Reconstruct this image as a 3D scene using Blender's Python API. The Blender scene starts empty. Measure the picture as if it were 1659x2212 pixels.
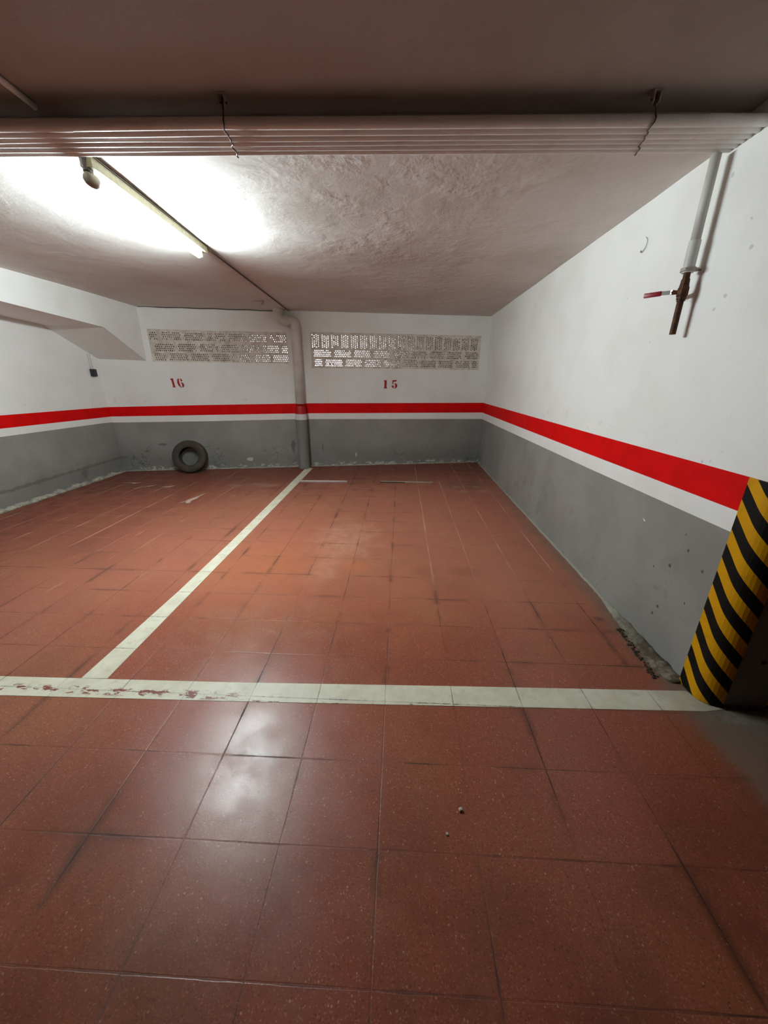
import bpy, bmesh, math, random
from mathutils import Vector, Matrix, noise as mnoise
random.seed(7)
PI = math.pi
scene = bpy.context.scene
col = scene.collection

# ------------------------------------------------------------------ camera
CAM_H = 1.5
YAW, PITCH, ROLL, FPX = 0.0396961, 0.34474044, 0.00773396, 801.844
r0 = Vector((math.cos(YAW), math.sin(YAW), 0)); f0 = Vector((-math.sin(YAW), math.cos(YAW), 0)); u0 = Vector((0, 0, 1))
fw = f0*math.cos(PITCH) - u0*math.sin(PITCH); u1 = u0*math.cos(PITCH) + f0*math.sin(PITCH)
rt = r0*math.cos(ROLL) + u1*math.sin(ROLL); up = u1*math.cos(ROLL) - r0*math.sin(ROLL)
cam = bpy.data.cameras.new('camera'); cam_o = bpy.data.objects.new('camera', cam); col.objects.link(cam_o)
cam.sensor_fit = 'HORIZONTAL'; cam.sensor_width = 36.0; cam.lens = FPX/1659*36.0
cam.clip_start = 0.01; cam.clip_end = 200
bk = -fw
cam_o.matrix_world = Matrix(((rt.x, up.x, bk.x, 0), (rt.y, up.y, bk.y, 0), (rt.z, up.z, bk.z, CAM_H), (0, 0, 0, 1)))
scene.camera = cam_o

# ------------------------------------------------------------------ world (daylight outside the vent grilles) and exposure
world = bpy.data.worlds.new('World'); scene.world = world
world.use_nodes = True
bgn = world.node_tree.nodes['Background']
bgn.inputs[0].default_value = (1.0, 0.93, 0.97, 1); bgn.inputs[1].default_value = 3.2
world.cycles.sampling_method = 'NONE'
vs = scene.view_settings
vs.view_transform = 'Standard'; vs.look = 'None'; vs.exposure = 0.0; vs.gamma = 1.0; vs.use_curve_mapping = False
TUBE_STRENGTH = 422.0
scene.cycles.max_bounces = 5; scene.cycles.diffuse_bounces = 5; scene.cycles.glossy_bounces = 3
scene.cycles.use_adaptive_sampling = True; scene.cycles.adaptive_threshold = 0.1; scene.cycles.adaptive_min_samples = 16
scene.cycles.sample_clamp_indirect = 6.0
scene.cycles.use_denoising = True

# ------------------------------------------------------------------ node helper
def srgb(r, g, b):
    def c(v):
        v /= 255.0
        return v/12.92 if v <= 0.04045 else ((v+0.055)/1.055)**2.4
    return (c(r), c(g), c(b), 1.0)

class NT:
    def __init__(s, name):
        s.m = bpy.data.materials.new(name); s.m.use_nodes = True
        s.t = s.m.node_tree; s.t.nodes.clear()
        s.out = s.t.nodes.new('ShaderNodeOutputMaterial')
        s.b = s.t.nodes.new('ShaderNodeBsdfPrincipled')
        s.t.links.new(s.b.outputs[0], s.out.inputs[0])
        g = s.t.nodes.new('ShaderNodeNewGeometry'); s.pos = g.outputs['Position']
        x = s.t.nodes.new('ShaderNodeSeparateXYZ'); s.t.links.new(s.pos, x.inputs[0])
        s.x, s.y, s.z = x.outputs[0], x.outputs[1], x.outputs[2]
    def put(s, sock, v):
        if isinstance(v, bpy.types.NodeSocket): s.t.links.new(v, sock)
        else: sock.default_value = v
    def M(s, op, a, b=0.0, c=None, clamp=False):
        n = s.t.nodes.new('ShaderNodeMath'); n.operation = op; n.use_clamp = clamp
        s.put(n.inputs[0], a); s.put(n.inputs[1], b)
        if c is not None: s.put(n.inputs[2], c)
        return n.outputs[0]
    def mul(s, a, b): return s.M('MULTIPLY', a, b)
    def add(s, a, b): return s.M('ADD', a, b)
    def sub(s, a, b): return s.M('SUBTRACT', a, b)
    def mx(s, a, b): return s.M('MAXIMUM', a, b)
    def inv(s, a): return s.M('SUBTRACT', 1.0, a, clamp=True)
    def ss(s, v, lo, hi):                       # smoothstep lo->0, hi->1 (lo may exceed hi)
        n = s.t.nodes.new('ShaderNodeMapRange'); n.interpolation_type = 'SMOOTHSTEP'
        s.put(n.inputs[0], v)
        if lo < hi:
            n.inputs[1].default_value = lo; n.inputs[2].default_value = hi; n.inputs[3].default_value = 0; n.inputs[4].default_value = 1
        else:
            n.inputs[1].default_value = hi; n.inputs[2].default_value = lo; n.inputs[3].default_value = 1; n.inputs[4].default_value = 0
        return n.outputs[0]
    def scalepos(s, sc):
        n = s.t.nodes.new('ShaderNodeVectorMath'); n.operation = 'MULTIPLY'
        s.t.links.new(s.pos, n.inputs[0]); n.inputs[1].default_value = sc
        return n.outputs[0]
    def comb(s, x, y, z):
        n = s.t.nodes.new('ShaderNodeCombineXYZ')
        for i, v in enumerate((x, y, z)): s.put(n.inputs[i], v)
        return n.outputs[0]
    def noise(s, scale, detail=3.0, rough=0.55, vec=None, dist=0.0):
        n = s.t.nodes.new('ShaderNodeTexNoise'); n.inputs['Scale'].default_value = scale
        n.inputs['Detail'].default_value = detail; n.inputs['Roughness'].default_value = rough; n.inputs['Distortion'].default_value = dist
        s.t.links.new(vec if vec is not None else s.pos, n.inputs['Vector'])
        return n.outputs['Fac']
    def voro(s, scale, feature='F1', vec=None):
        n = s.t.nodes.new('ShaderNodeTexVoronoi'); n.feature = feature; n.inputs['Scale'].default_value = scale
        s.t.links.new(vec if vec is not None else s.pos, n.inputs['Vector'])
        return n
    def white(s, vec):
        n = s.t.nodes.new('ShaderNodeTexWhiteNoise'); n.noise_dimensions = '3D'
        s.t.links.new(vec, n.inputs['Vector'])
        return n.outputs['Value']
    def mix(s, f, a, b, blend='MIX'):
        n = s.t.nodes.new('ShaderNodeMix'); n.data_type = 'RGBA'; n.blend_type = blend; n.clamp_factor = True
        s.put(n.inputs['Factor'], f); s.put(n.inputs['A'], a); s.put(n.inputs['B'], b)
        return n.outputs['Result']
    def dist(s, p, sc=(1, 1, 1)):               # distance to a point, scaled per axis
        n = s.t.nodes.new('ShaderNodeVectorMath'); n.operation = 'SUBTRACT'
        s.t.links.new(s.pos, n.inputs[0]); n.inputs[1].default_value = p
        m = s.t.nodes.new('ShaderNodeVectorMath'); m.operation = 'MULTIPLY'
        s.t.links.new(n.outputs[0], m.inputs[0]); m.inputs[1].default_value = sc
        l = s.t.nodes.new('ShaderNodeVectorMath'); l.operation = 'LENGTH'
        s.t.links.new(m.outputs[0], l.inputs[0])
        return l.outputs['Value']
    def spot(s, p, rad, wob=0.0, nz=None, sc=(1, 1, 1), soft=0.5):
        d = s.dist(p, sc)
        if nz is not None: d = s.add(d, s.mul(s.sub(nz, 0.5), wob))
        return s.ss(d, rad, rad*soft)
    def bump(s, h, strength=0.3, dist=0.01):
        n = s.t.nodes.new('ShaderNodeBump'); n.inputs['Strength'].default_value = strength; n.inputs['Distance'].default_value = dist
        s.t.links.new(h, n.inputs['Height']); s.t.links.new(n.outputs[0], s.b.inputs['Normal'])
    def done(s, colour, rough=0.6, spec=0.5, metal=0.0):
        s.put(s.b.inputs['Base Color'], colour); s.put(s.b.inputs['Roughness'], rough)
        s.put(s.b.inputs['Specular IOR Level'], spec); s.put(s.b.inputs['Metallic'], metal)
        return s.m

def simple(name, c, rough=0.5, metal=0.0, var=0.12, scale=20.0, spec=0.5, dirt=None):
    n = NT(name)
    f = n.noise(scale, 4)
    dk = (c[0]*(1-var*2), c[1]*(1-var*2), c[2]*(1-var*2), 1) if dirt is None else dirt
    cc = n.mix(n.ss(f, 0.42, 0.78), c, dk)
    return n.done(cc, rough, spec, metal)

# ------------------------------------------------------------------ materials
def mat_white_wall():
    n = NT('white_wall_paint')
    big = n.noise(1.6, 4); mid = n.noise(9, 5, 0.65); fine = n.noise(90, 3)
    c = n.mix(n.ss(big, 0.35, 0.7), srgb(240, 239, 235), srgb(233, 230, 224))
    c = n.mix(n.mul(n.ss(mid, 0.68, 0.80), 0.2), c, srgb(190, 184, 174))
    # scuffs and small dark marks on the right wall
    nz = n.noise(60, 3)
    k = None
    for p, rad in (((1.515, 2.21, 2.40), .018), ((1.515, 1.98, 2.05), .02), ((1.515, 2.55, 1.72), .008), ((1.515, 2.1, 1.83), .013),
                   ((1.515, 2.02, 2.17), .012), ((1.515, 2.9, 2.02), .006), ((1.515, 2.05, 1.88), .016), ((1.515, 1.9, 1.12), .012)):
        q = n.spot(p, rad*.7, 0.03, nz)
        k = q if k is None else n.mx(k, q)
    c = n.mix(n.mul(k, 0.3), c, srgb(110, 105, 98))
    # dusty smudges under the grilles, on the back wall
    low = n.mul(n.ss(n.z, 1.02, 1.12), n.ss(n.z, 1.3, 1.14))
    c = n.mix(n.mul(n.mul(low, n.ss(n.noise(14, 5, .7), .6, .68)), .25), c, srgb(140, 134, 124))
    n.bump(n.add(n.mul(mid, 0.7), n.mul(fine, 0.3)), 0.25, 0.01)
    return n.done(c, 0.62, 0.3)

def mat_ceiling():
    n = NT('ceiling_paint')
    st = n.scalepos((1.0, 1.6, 1.0))
    big = n.noise(1.1, 4, 0.6); mid = n.noise(4.5, 4, 0.55, None, .5); flk = n.noise(6, 6, 0.72, st, 0.4)
    c = n.mix(n.ss(big, 0.38, 0.66), srgb(226, 222, 217), srgb(214, 207, 200))
    grime = n.spot((-0.70, 3.0, 2.53), 0.45, 0.7, n.noise(4, 5, 0.6), (1, 1, 0), 0.2)
    c = n.mix(n.mul(grime, 0.22), c, srgb(150, 136, 124))
    rear_tone = n.ss(n.add(n.y, n.mul(n.sub(big, 0.5), 1.2)), 3.3, 4.6)  # ceiling colour turns browner towards the back, with a wavering edge
    c = n.mix(n.mul(rear_tone, 0.3), c, srgb(196, 184, 174))
    zone = n.mul(n.ss(n.x, .1, -.5), n.ss(n.noise(1.9, 3, .5, n.scalepos((1, 1.4, 1))), 0.46, 0.56))
    peel = n.mul(n.mul(n.ss(flk, 0.60, 0.615), n.ss(flk, 0.65, 0.64)), zone)
    c = n.mix(n.mul(peel, 0.22), c, srgb(160, 150, 140))
    lump = n.mul(n.ss(n.noise(2.6, 5, .6), .45, .7), n.ss(n.x, -1.2, -.3))
    h = n.add(n.add(n.mul(mid, 0.35), n.mul(lump, .22)), n.add(n.mul(n.noise(45, 3), 0.05), n.mul(peel, 0.3)))
    n.bump(h, 0.35, 0.035)
    return n.done(c, 0.7, 0.25)

def mat_aisle_ceiling():
    n = NT('dingy_aisle_ceiling')
    c = n.mix(n.ss(n.noise(1.3, 4), .35, .7), srgb(182, 173, 168), srgb(166, 155, 148))
    n.bump(n.add(n.noise(30, 3), n.noise(6, 3)), .15, .01)
    return n.done(c, .8, .2)

def mat_grey_wall():
    n = NT('grey_wall_paint')
    big = n.noise(2.2, 4); mid = n.noise(12, 5, .6); fine = n.noise(80, 3)
    c = n.mix(n.ss(big, 0.35, 0.68), srgb(150, 147, 142), srgb(138, 135, 130))
    # dirt and damp on the lower part, mostly on the back and left walls
    back = n.ss(n.sub(n.y, n.mul(n.x, 0.196)), 6.3, 6.7)
    left = n.ss(n.x, -4.45, -4.6)
    bl = n.mx(back, left)
    low = n.ss(n.add(n.z, n.mul(n.sub(mid, .5), .35)), 0.45, 0.1)
    c = n.mix(n.mul(n.mul(low, bl), .5), c, srgb(108, 109, 102))
    dark = n.mul(n.ss(n.noise(4.5, 6, .7, None, .6), .60, .70), n.ss(n.z, .75, .3))
    c = n.mix(n.mul(n.mul(dark, back), .28), c, srgb(72, 68, 62))
    crack = n.mul(n.ss(n.M('ABSOLUTE', n.sub(n.noise(2.4, 5, .6, None, .5), .52)), .010, .003), n.ss(n.z, .5, .3))
    c = n.mix(n.mul(n.mul(crack, n.mul(back, n.ss(n.noise(1.7, 2), .5, .6))), .6), c, srgb(52, 48, 44))
    # tyre scuff band on the left wall
    bandz = n.M('ABSOLUTE', n.sub(n.z, n.add(.215, n.mul(n.sub(n.y, 4.0), .012))))
    band = n.mul(n.ss(n.add(bandz, n.mul(n.sub(mid, .5), .06)), .03, .008), left)
    c = n.mix(n.mul(band, .5), c, srgb(88, 78, 74))
    c = n.mix(n.mul(n.mul(n.spot((-4.62, 5.15, .16), .09, .1, mid), left), .5), c, srgb(84, 76, 72))
    # scuffs behind the tyre and beside the downpipe
    sc = n.mx(n.spot((-3.95, 6.06, .44), .10, .08, mid, (1, 1, 3.5)), n.mx(n.spot((-1.86, 6.47, .36), .10, .16, mid, (2, 1, .8)), n.spot((-1.36, 6.57, .34), .10, .02, mid, (7, 1, 1))))
    c = n.mix(n.mul(sc, .55), c, srgb(70, 67, 63))
    # bare white plaster where the paint has come off at the foot of the wall
    bare = n.mul(n.ss(n.noise(9, 6, .7, n.scalepos((1, 1, 1.6))), .53, .56), n.ss(n.add(n.z, n.mul(n.sub(mid, .5), .12)), .085, .05))
    bare = n.mul(bare, back)
    bare = n.mx(bare, n.mx(n.spot((-2.6, 6.32, .16), .055, .09, n.noise(30, 4), (1, 1, 1.6), .9), n.spot((-.78, 6.68, .2), .03, .06, n.noise(30, 4), (2, 1, .7), .9)))
    c = n.mix(bare, c, srgb(192, 188, 176))
    # holes and chips on the right wall
    nz = n.noise(70, 3); k = None
    for p, rad in (((1.515, 1.905, .534), .014), ((1.515, 1.907, .269), .013), ((1.515, 1.816, .668), .011), ((1.515, 1.70, .61), .01),
                   ((1.515, 1.74, .40), .007), ((1.515, 1.93, .21), .012), ((1.515, 1.86, .74), .006), ((1.515, 2.02, .47), .008)):
        q = n.spot(p, rad, .016, nz); k = q if k is None else n.mx(k, q)
    c = n.mix(n.mul(k, .8), c, srgb(58, 57, 54))
    sm = n.mul(n.ss(n.noise(5, 5, .65), .58, .68), n.mul(n.ss(n.x, 1.4, 1.5), n.ss(n.z, .8, .4)))
    c = n.mix(n.mul(sm, .25), c, srgb(92, 92, 88))
    n.bump(n.add(n.mul(mid, .8), n.mul(fine, .2)), .3, .012)
    return n.done(c, 0.55, 0.35)

def mat_red_stripe():
    n = NT('red_stripe_paint')
    c = n.mix(n.ss(n.noise(5, 4), .4, .7), (0.74, 0.003, 0.003, 1), (0.64, 0.003, 0.003, 1))
    n.bump(n.noise(12, 5, .6), .2, .01)
    return n.done(c, 0.6, 0.12)

TX0, TPX = -0.044, 0.3355
TY0, TPY = 0.4875, 0.3065
def mat_floor():
    n = NT('terrazzo_tile_floor')
    u = n.M('DIVIDE', n.sub(n.x, TX0), TPX); v = n.M('DIVIDE', n.sub(n.y, TY0), TPY)
    cell = n.comb(n.M('FLOOR', u), n.M('FLOOR', v), 0.0)
    tv = n.white(cell)
    du = n.mul(n.M('ABSOLUTE', n.sub(u, n.M('ROUND', u))), TPX)
    dv = n.mul(n.M('ABSOLUTE', n.sub(v, n.M('ROUND', v))), TPY)
    n1 = n.noise(1.3, 4); n2 = n.noise(6, 5, .6); n3 = n.noise(45, 4, .6)
    base = n.mix(tv, srgb(140, 74, 54), srgb(150, 80, 60))
    base = n.mix(n.ss(n1, .4, .65), base, srgb(146, 84, 58))
    # terrazzo chips: pale, dark and rusty specks
    vo = n.voro(230); sx = n.t.nodes.new('ShaderNodeSeparateColor'); n.t.links.new(vo.outputs['Color'], sx.inputs[0])
    rnd = sx.outputs[0]
    chip = n.ss(vo.outputs['Distance'], .60, .42)
    c = n.mix(n.mul(n.mul(n.ss(rnd, .80, .92), chip), .5), base, srgb(188, 128, 102))
    c = n.mix(n.mul(n.mul(n.ss(rnd, .22, .10), chip), .5), c, srgb(92, 42, 32))
    vo2 = n.voro(120); sx2 = n.t.nodes.new('ShaderNodeSeparateColor'); n.t.links.new(vo2.outputs['Color'], sx2.inputs[0])
    chip2 = n.ss(vo2.outputs['Distance'], .40, .26)
    c = n.mix(n.mul(n.mul(n.ss(sx2.outputs[0], .955, .97), chip2), .6), c, srgb(208, 160, 132))
    c = n.mix(n.mul(n.mul(n.ss(sx2.outputs[1], .94, .96), chip2), .5), c, srgb(66, 32, 24))
    c = n.mix(n.mul(n.ss(n.noise(2.2, 4, .6), .52, .68), .35), c, srgb(112, 62, 42))
    # worn and stained patches
    pale = n.mx(n.spot((-.52, 3.35, 0), .55, .7, n2, (1.2, .75, 1), .1), n.spot((-.6, 2.75, 0), .32, .5, n2, (1.6, .8, 1), .1))
    pale = n.mul(pale, n.add(.45, n.mul(n.ss(n.noise(16, 5, .7), .4, .62), .55)))
    c = n.mix(n.mul(pale, .40), c, srgb(200, 156, 132))
    orange = n.mx(n.spot((-1.15, 2.75, 0), .75, .6, n2, (1, .8, 1), .1), n.spot((-.35, 2.8, 0), .18, .2, n2, (1, 1, 1), .2))
    c = n.mix(n.mul(orange, .45), c, srgb(176, 92, 46))
    oil = n.mx(n.spot((.24, 2.75, 0), .13, .12, n2, (.8, 1.1, 1), .3), n.spot((.56, 2.75, 0), .15, .1, n2, (.75, 1.2, 1), .3))
    oil = n.mx(oil, n.spot((1.36, 2.15, 0), .05, .06, n3, (.8, 1, 1), .3))
    c = n.mix(n.mul(oil, .6), c, srgb(112, 58, 30))
    c = n.mix(n.mul(n.spot((1.36, 2.15, 0), .035, .05, n3, (.8, 1, 1), .3), .7), c, srgb(50, 32, 24))
    # grimy zone along the back and left walls
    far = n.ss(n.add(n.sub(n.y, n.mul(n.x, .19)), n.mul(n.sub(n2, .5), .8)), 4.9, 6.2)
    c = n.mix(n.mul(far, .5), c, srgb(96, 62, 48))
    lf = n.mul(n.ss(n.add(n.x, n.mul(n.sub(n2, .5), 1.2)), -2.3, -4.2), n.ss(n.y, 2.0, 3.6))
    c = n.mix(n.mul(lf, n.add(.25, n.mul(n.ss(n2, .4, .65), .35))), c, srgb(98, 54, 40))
    dkp = n.spot((1.0, 5.45, 0), .36, .25, n2, (.8, 1.1, 1), .5)
    c = n.mix(n.mul(dkp, .55), c, srgb(72, 48, 38))
    dst = None
    for p in ((.85, 5.34, 0), (1.17, 5.36, 0), (.93, 5.12, 0), (1.2, 5.15, 0)):
        q = n.spot(p, .075, .05, n3, (.8, 1, 1), .3); dst = q if dst is None else n.mx(dst, q)
    c = n.mix(n.mul(dst, .5), c, srgb(170, 140, 124))
    dust = n.mx(n.spot((-2.05, 5.25, 0), .2, .2, n2, (.6, 1.2, 1), .2), n.spot((-2.4, 5.2, 0), .14, .2, n2, (.6, 1.2, 1), .2))
    c = n.mix(n.mul(dust, .35), c, srgb(160, 130, 114))
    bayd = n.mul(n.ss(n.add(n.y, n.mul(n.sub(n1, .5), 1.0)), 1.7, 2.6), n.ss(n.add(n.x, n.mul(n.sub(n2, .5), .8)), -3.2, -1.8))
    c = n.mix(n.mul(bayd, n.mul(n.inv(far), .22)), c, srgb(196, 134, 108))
    muck_dim = n.mul(n.ss(n.add(n.y, n.mul(n.sub(n1, .5), .8)), 1.3, .6), n.ss(n.noise(1.7, 5, .62), .42, .62))  # muddy patches, plus dimming of the near floor put into the colour
    c = n.mix(n.mul(muck_dim, .4), c, srgb(88, 52, 38))
    # scratches along the parking direction on the left bay
    scr = n.noise(3.0, 4, .6, n.scalepos((5.5, .45, 1)))
    c = n.mix(n.mul(n.mul(n.ss(scr, .63, .70), n.ss(n.x, -1.7, -2.2)), .35), c, srgb(188, 140, 118))
    # joints: dark hairlines, pale mortar ones in the far right of the bay
    wj = n.add(.0012, n.mul(n.ss(n2, .4, .7), .0022))
    ju = n.ss(n.sub(du, wj), .0018, 0.0); jv = n.ss(n.sub(dv, wj), .0018, 0.0)
    jn = n.noise(2.1, 3)
    vis_u = n.add(.15, n.mul(n.ss(jn, .42, .62), .75)); vis_v = n.add(.12, n.mul(n.ss(n.noise(2.6, 3), .44, .64), .78))
    j = n.mx(n.mul(ju, vis_u), n.mul(jv, vis_v))
    palej = n.mul(n.ss(n.add(n.x, n.mul(n.sub(n1, .5), .8)), -.1, .35), n.ss(n.y, 2.2, 3.0))
    palej = n.mx(palej, n.mul(n.ss(n.x, -1.9, -2.6), n.ss(n.y, 2.6, 3.4)))
    j = n.mx(j, n.mul(n.mul(palej, n.mx(ju, n.mul(jv, .7))), n.add(.35, n.mul(n.ss(n.noise(1.6, 3), .4, .6), .5))))
    jc = n.mix(palej, srgb(48, 30, 24), srgb(186, 146, 124))
    c = n.mix(n.mul(j, .85), c, jc)
    wide = n.mul(n.mul(n.ss(du, .014, .004), palej), n.ss(jn, .45, .6))
    c = n.mix(n.mul(wide, .35), c, srgb(196, 152, 130))
    # black grime smudged over some joints, with pitted specks near them
    gr = n.mul(n.mx(n.ss(du, .035, 0.0), n.mul(n.ss(dv, .03, 0.0), .7)), n.ss(n.noise(2.4, 4, .6, n.scalepos((1, 1, 1))), .50, .64))
    gr = n.mul(gr, n.inv(palej))
    c = n.mix(n.mul(gr, .55), c, srgb(58, 38, 30))
    pit = n.mul(n.ss(n.noise(190, 2, .5), .655, .68), n.mx(n.ss(du, .07, .0), n.spot((-.62, .9, 0), .3, .2, n2, (1, 1, 1), .3)))
    pit = n.mul(pit, n.mul(n.ss(n.y, 1.5, 1.3), n.ss(n.x, .1, -.1)))
    c = n.mix(n.mul(pit, .8), c, srgb(34, 24, 20))
    # dusty cement around the foot of the pillar and along the right wall
    wx = n.mul(n.ss(n.add(n.x, n.mul(n.sub(n2, .5), .12)), 1.34, 1.47), n.ss(n.y, 7.2, 1.2))
    c = n.mix(n.mul(wx, .75), c, srgb(120, 104, 90))
    band = n.mul(n.mul(n.ss(n.add(n.x, n.mul(n.sub(n2, .5), .15)), 1.40, 1.65), n.ss(n.add(n.y, n.mul(n.sub(n3, .5), .02)), 1.355, 1.362)), n.ss(n.y, 1.6, 1.5))
    c = n.mix(n.mul(band, .9), c, n.mix(n.ss(n.noise(18, 5, .7), .4, .65), srgb(150, 142, 124), srgb(104, 96, 84)))
    soft = n.mul(n.ss(n.add(n.x, n.mul(n.sub(n2, .5), .5)), 1.2, 1.75), n.mul(n.ss(n.add(n.y, n.mul(n.sub(n2, .5), .25)), 1.12, 1.36), n.ss(n.y, 1.6, 1.5)))
    c = n.mix(n.mul(soft, .55), c, srgb(112, 104, 92))
    rough = n.add(.295, n.add(n.mul(n.ss(n2, .35, .75), .12), n.mul(n.mx(far, lf), .2)))
    rough = n.add(rough, n.mul(pit, .4))
    rough = n.add(rough, n.mul(n.mx(j, n.mx(band, wx)), .35))
    h = n.sub(n.mul(n.noise(110, 3), .2), n.mul(n.mx(ju, jv), .5))
    n.bump(h, .22, .004)
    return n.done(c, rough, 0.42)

def mat_line_paint():
    n = NT('worn_line_paint')
    n2 = n.noise(7, 5, .65); n3 = n.noise(60, 4, .6)
    c = n.mix(n.ss(n2, .35, .7), srgb(222, 217, 194), srgb(206, 199, 174))
    c = n.mix(n.mul(n.ss(n.noise(16, 5, .7), .56, .68), .3), c, srgb(150, 146, 130))
    u = n.M('DIVIDE', n.sub(n.x, TX0), TPX); v = n.M('DIVIDE', n.sub(n.y, TY0), TPY)
    du = n.mul(n.M('ABSOLUTE', n.sub(u, n.M('ROUND', u))), TPX); dv = n.mul(n.M('ABSOLUTE', n.sub(v, n.M('ROUND', v))), TPY)
    j = n.mul(n.mx(n.ss(du, .0035, .001), n.ss(n.add(dv, n.mul(n.sub(n3, .5), .01)), .0035, .001)), n.add(.35, n.mul(n.ss(n.noise(4, 3), .4, .6), .65)))
    c = n.mix(n.mul(j, .75), c, srgb(70, 58, 48))
    # chipped spots along the joint under the paint
    st = n.scalepos((6, 16, 1))
    near = n.ss(n.add(n.M('ABSOLUTE', n.sub(n.y, 1.402)), n.mul(n.sub(n.noise(9, 4), .5), .02)), .034, .012)
    chip = n.mul(n.mul(n.ss(n.noise(2.2, 5, .7, st), .53, .55), near), n.mul(n.ss(n.x, -.65, -.9), n.ss(n.y, 1.5, 1.46)))
    chip2 = n.mul(n.ss(n.noise(2.6, 5, .7, st), .60, .62), n.mul(n.ss(n.add(n.y, n.mul(n.x, -.021)), 1.405, 1.392), n.mul(n.ss(n.x, -.9, -.7), n.ss(n.x, .6, .4))))
    chip = n.mx(chip, chip2)
    c = n.mix(chip, c, srgb(126, 66, 50))
    # grey dust where the line meets the pillar
    c = n.mix(n.mul(n.ss(n.add(n.x, n.mul(n.sub(n2, .5), .2)), 1.2, 1.6), .6), c, srgb(150, 142, 124))
    n.bump(n.sub(n.mul(n3, .15), n.add(n.mul(j, .5), n.mul(chip, .5))), .2, .004)
    return n.done(c, 0.45, 0.4)

def mat_pipe_bands():
    n = NT('downpipe_paint')
    c = n.mix(n.ss(n.noise(6, 4), .4, .7), srgb(216, 212, 204), srgb(200, 195, 186))
    c = n.mix(n.mul(n.ss(n.z, 1.0975, 1.0955), 1), c, (0.44, 0.006, 0.008, 1))
    c = n.mix(n.ss(n.z, .9335, .9315), c, srgb(212, 208, 204))
    c = n.mix(n.ss(n.z, .8395, .8375), c, srgb(126, 124, 119))
    d = n.mul(n.ss(n.noise(8, 5, .7), .58, .68), n.ss(n.z, .6, .2))
    c = n.mix(n.mul(d, .5), c, srgb(84, 80, 74))
    return n.done(c, .5, .4)

def mat_hazard():
    n = NT('hazard_stripes')
    uv = n.t.nodes.new('ShaderNodeUVMap'); s = n.t.nodes.new('ShaderNodeSeparateXYZ'); n.t.links.new(uv.outputs[0], s.inputs[0])
    ph = n.M('FRACT', n.M('DIVIDE', n.add(n.add(s.outputs[1], s.outputs[0]), 0.036), 0.14))
    k = n.ss(ph, .505, .495)
    kk = n.mul(k, 1)
    ye = n.mix(n.ss(n.noise(14, 5, .7), .5, .75), (0.68, 0.325, 0.002, 1), (0.56, 0.265, 0.002, 1))
    c = n.mix(kk, (0.006, 0.0055, 0.005, 1), ye)
    return n.done(c, .55, .2)

def mat_tube():
    n = NT('lit_tube')
    n.put(n.b.inputs['Emission Color'], (0.83, 0.965, 1.0, 1)); n.put(n.b.inputs['Emission Strength'], TUBE_STRENGTH)
    return n.done((.9, .9, .9, 1), .3)

def mat_brick():
    n = NT('dusty_grille_brick')
    f = n.noise(14, 5, .65); g = n.noise(3, 3)
    c = n.mix(n.ss(f, .4, .68), srgb(226, 217, 205), srgb(196, 184, 170))
    c = n.mix(n.mul(n.ss(g, .5, .7), .3), c, srgb(176, 160, 144))
    n.bump(n.add(f, n.mul(n.noise(70, 3), .4)), .5, .012)
    return n.done(c, .8, .2)

def mat_hole():
    n = NT('brick_hole_clay')
    c = n.mix(n.noise(30, 3), srgb(94, 74, 64), srgb(68, 53, 46))
    return n.done(c, .85, .2)

def mat_cement(name, a, b, sc=18, pale=None):
    n = NT(name)
    f = n.noise(sc, 6, .7); g = n.noise(5, 4)
    c = n.mix(n.ss(f, .38, .62), a, b)
    c = n.mix(n.mul(n.ss(g, .55, .7), .35), c, (a[0]*.45, a[1]*.45, a[2]*.42, 1))
    if pale: c = n.mix(n.mul(n.ss(n.add(n.y, n.mul(n.sub(g, .5), .5)), 1.95, 2.3), .7), c, pale)
    n.bump(f, .6, .015)
    return n.done(c, .85, .2)

def mat_rubber():
    n = NT('dusty_rubber')
    f = n.noise(10, 5, .65)
    c = n.mix(n.ss(f, .4, .72), srgb(60, 53, 46), srgb(80, 69, 58))
    c = n.mix(n.mul(n.ss(n.noise(28, 5, .7), .64, .7), .5), c, srgb(122, 108, 94))
    return n.done(c, .7, .3)

def mat_rust():
    n = NT('rusty_steel')
    f = n.noise(40, 5, .7)
    c = n.mix(n.ss(f, .38, .66), srgb(88, 50, 20), srgb(46, 27, 15))
    n.bump(f, .3, .004)
    return n.done(c, .65, .4, .2)

W = mat_white_wall(); CE = mat_ceiling(); CF = mat_aisle_ceiling(); G = mat_grey_wall(); R = mat_red_stripe(); FL = mat_floor(); LP = mat_line_paint()
PB = mat_pipe_bands(); HZ = mat_hazard(); TU = mat_tube(); BR = mat_brick(); HO = mat_hole(); RU = mat_rubber(); RS = mat_rust()
CW = mat_cement('crumbling_white_plaster', srgb(186, 180, 164), srgb(140, 136, 124))
CG = mat_cement('grey_cement', srgb(132, 124, 110), srgb(98, 90, 80))
CGD = mat_cement('grey_cement_skirt', srgb(138, 128, 112), srgb(86, 76, 64), 18, srgb(172, 168, 156))
PVC = simple('painted_conduit', srgb(238, 234, 230), .6, 0, .06, 9)
PW = simple('white_painted_pipe', srgb(206, 203, 196), .5, 0, .08, 14)
ENA = simple('aged_cream_enamel', srgb(178, 170, 138), .45, 0, .14, 26)
HOLD = simple('dusty_grey_plastic', srgb(96, 88, 80), .55, 0, .15, 40)
CAPM = simple('cream_rubber_cap', srgb(158, 148, 128), .55, 0, .15, 40)
BLK = simple('black_plastic', srgb(46, 48, 46), .45, 0, .1, 30)
CAB = simple('dusty_cable', srgb(120, 104, 92), .7, 0, .1, 40)
CABD = simple('dark_cable', srgb(84, 70, 62), .7, 0, .1, 40)
STR = simple('brown_strap', srgb(84, 66, 56), .7, 0, .2, 60)
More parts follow.
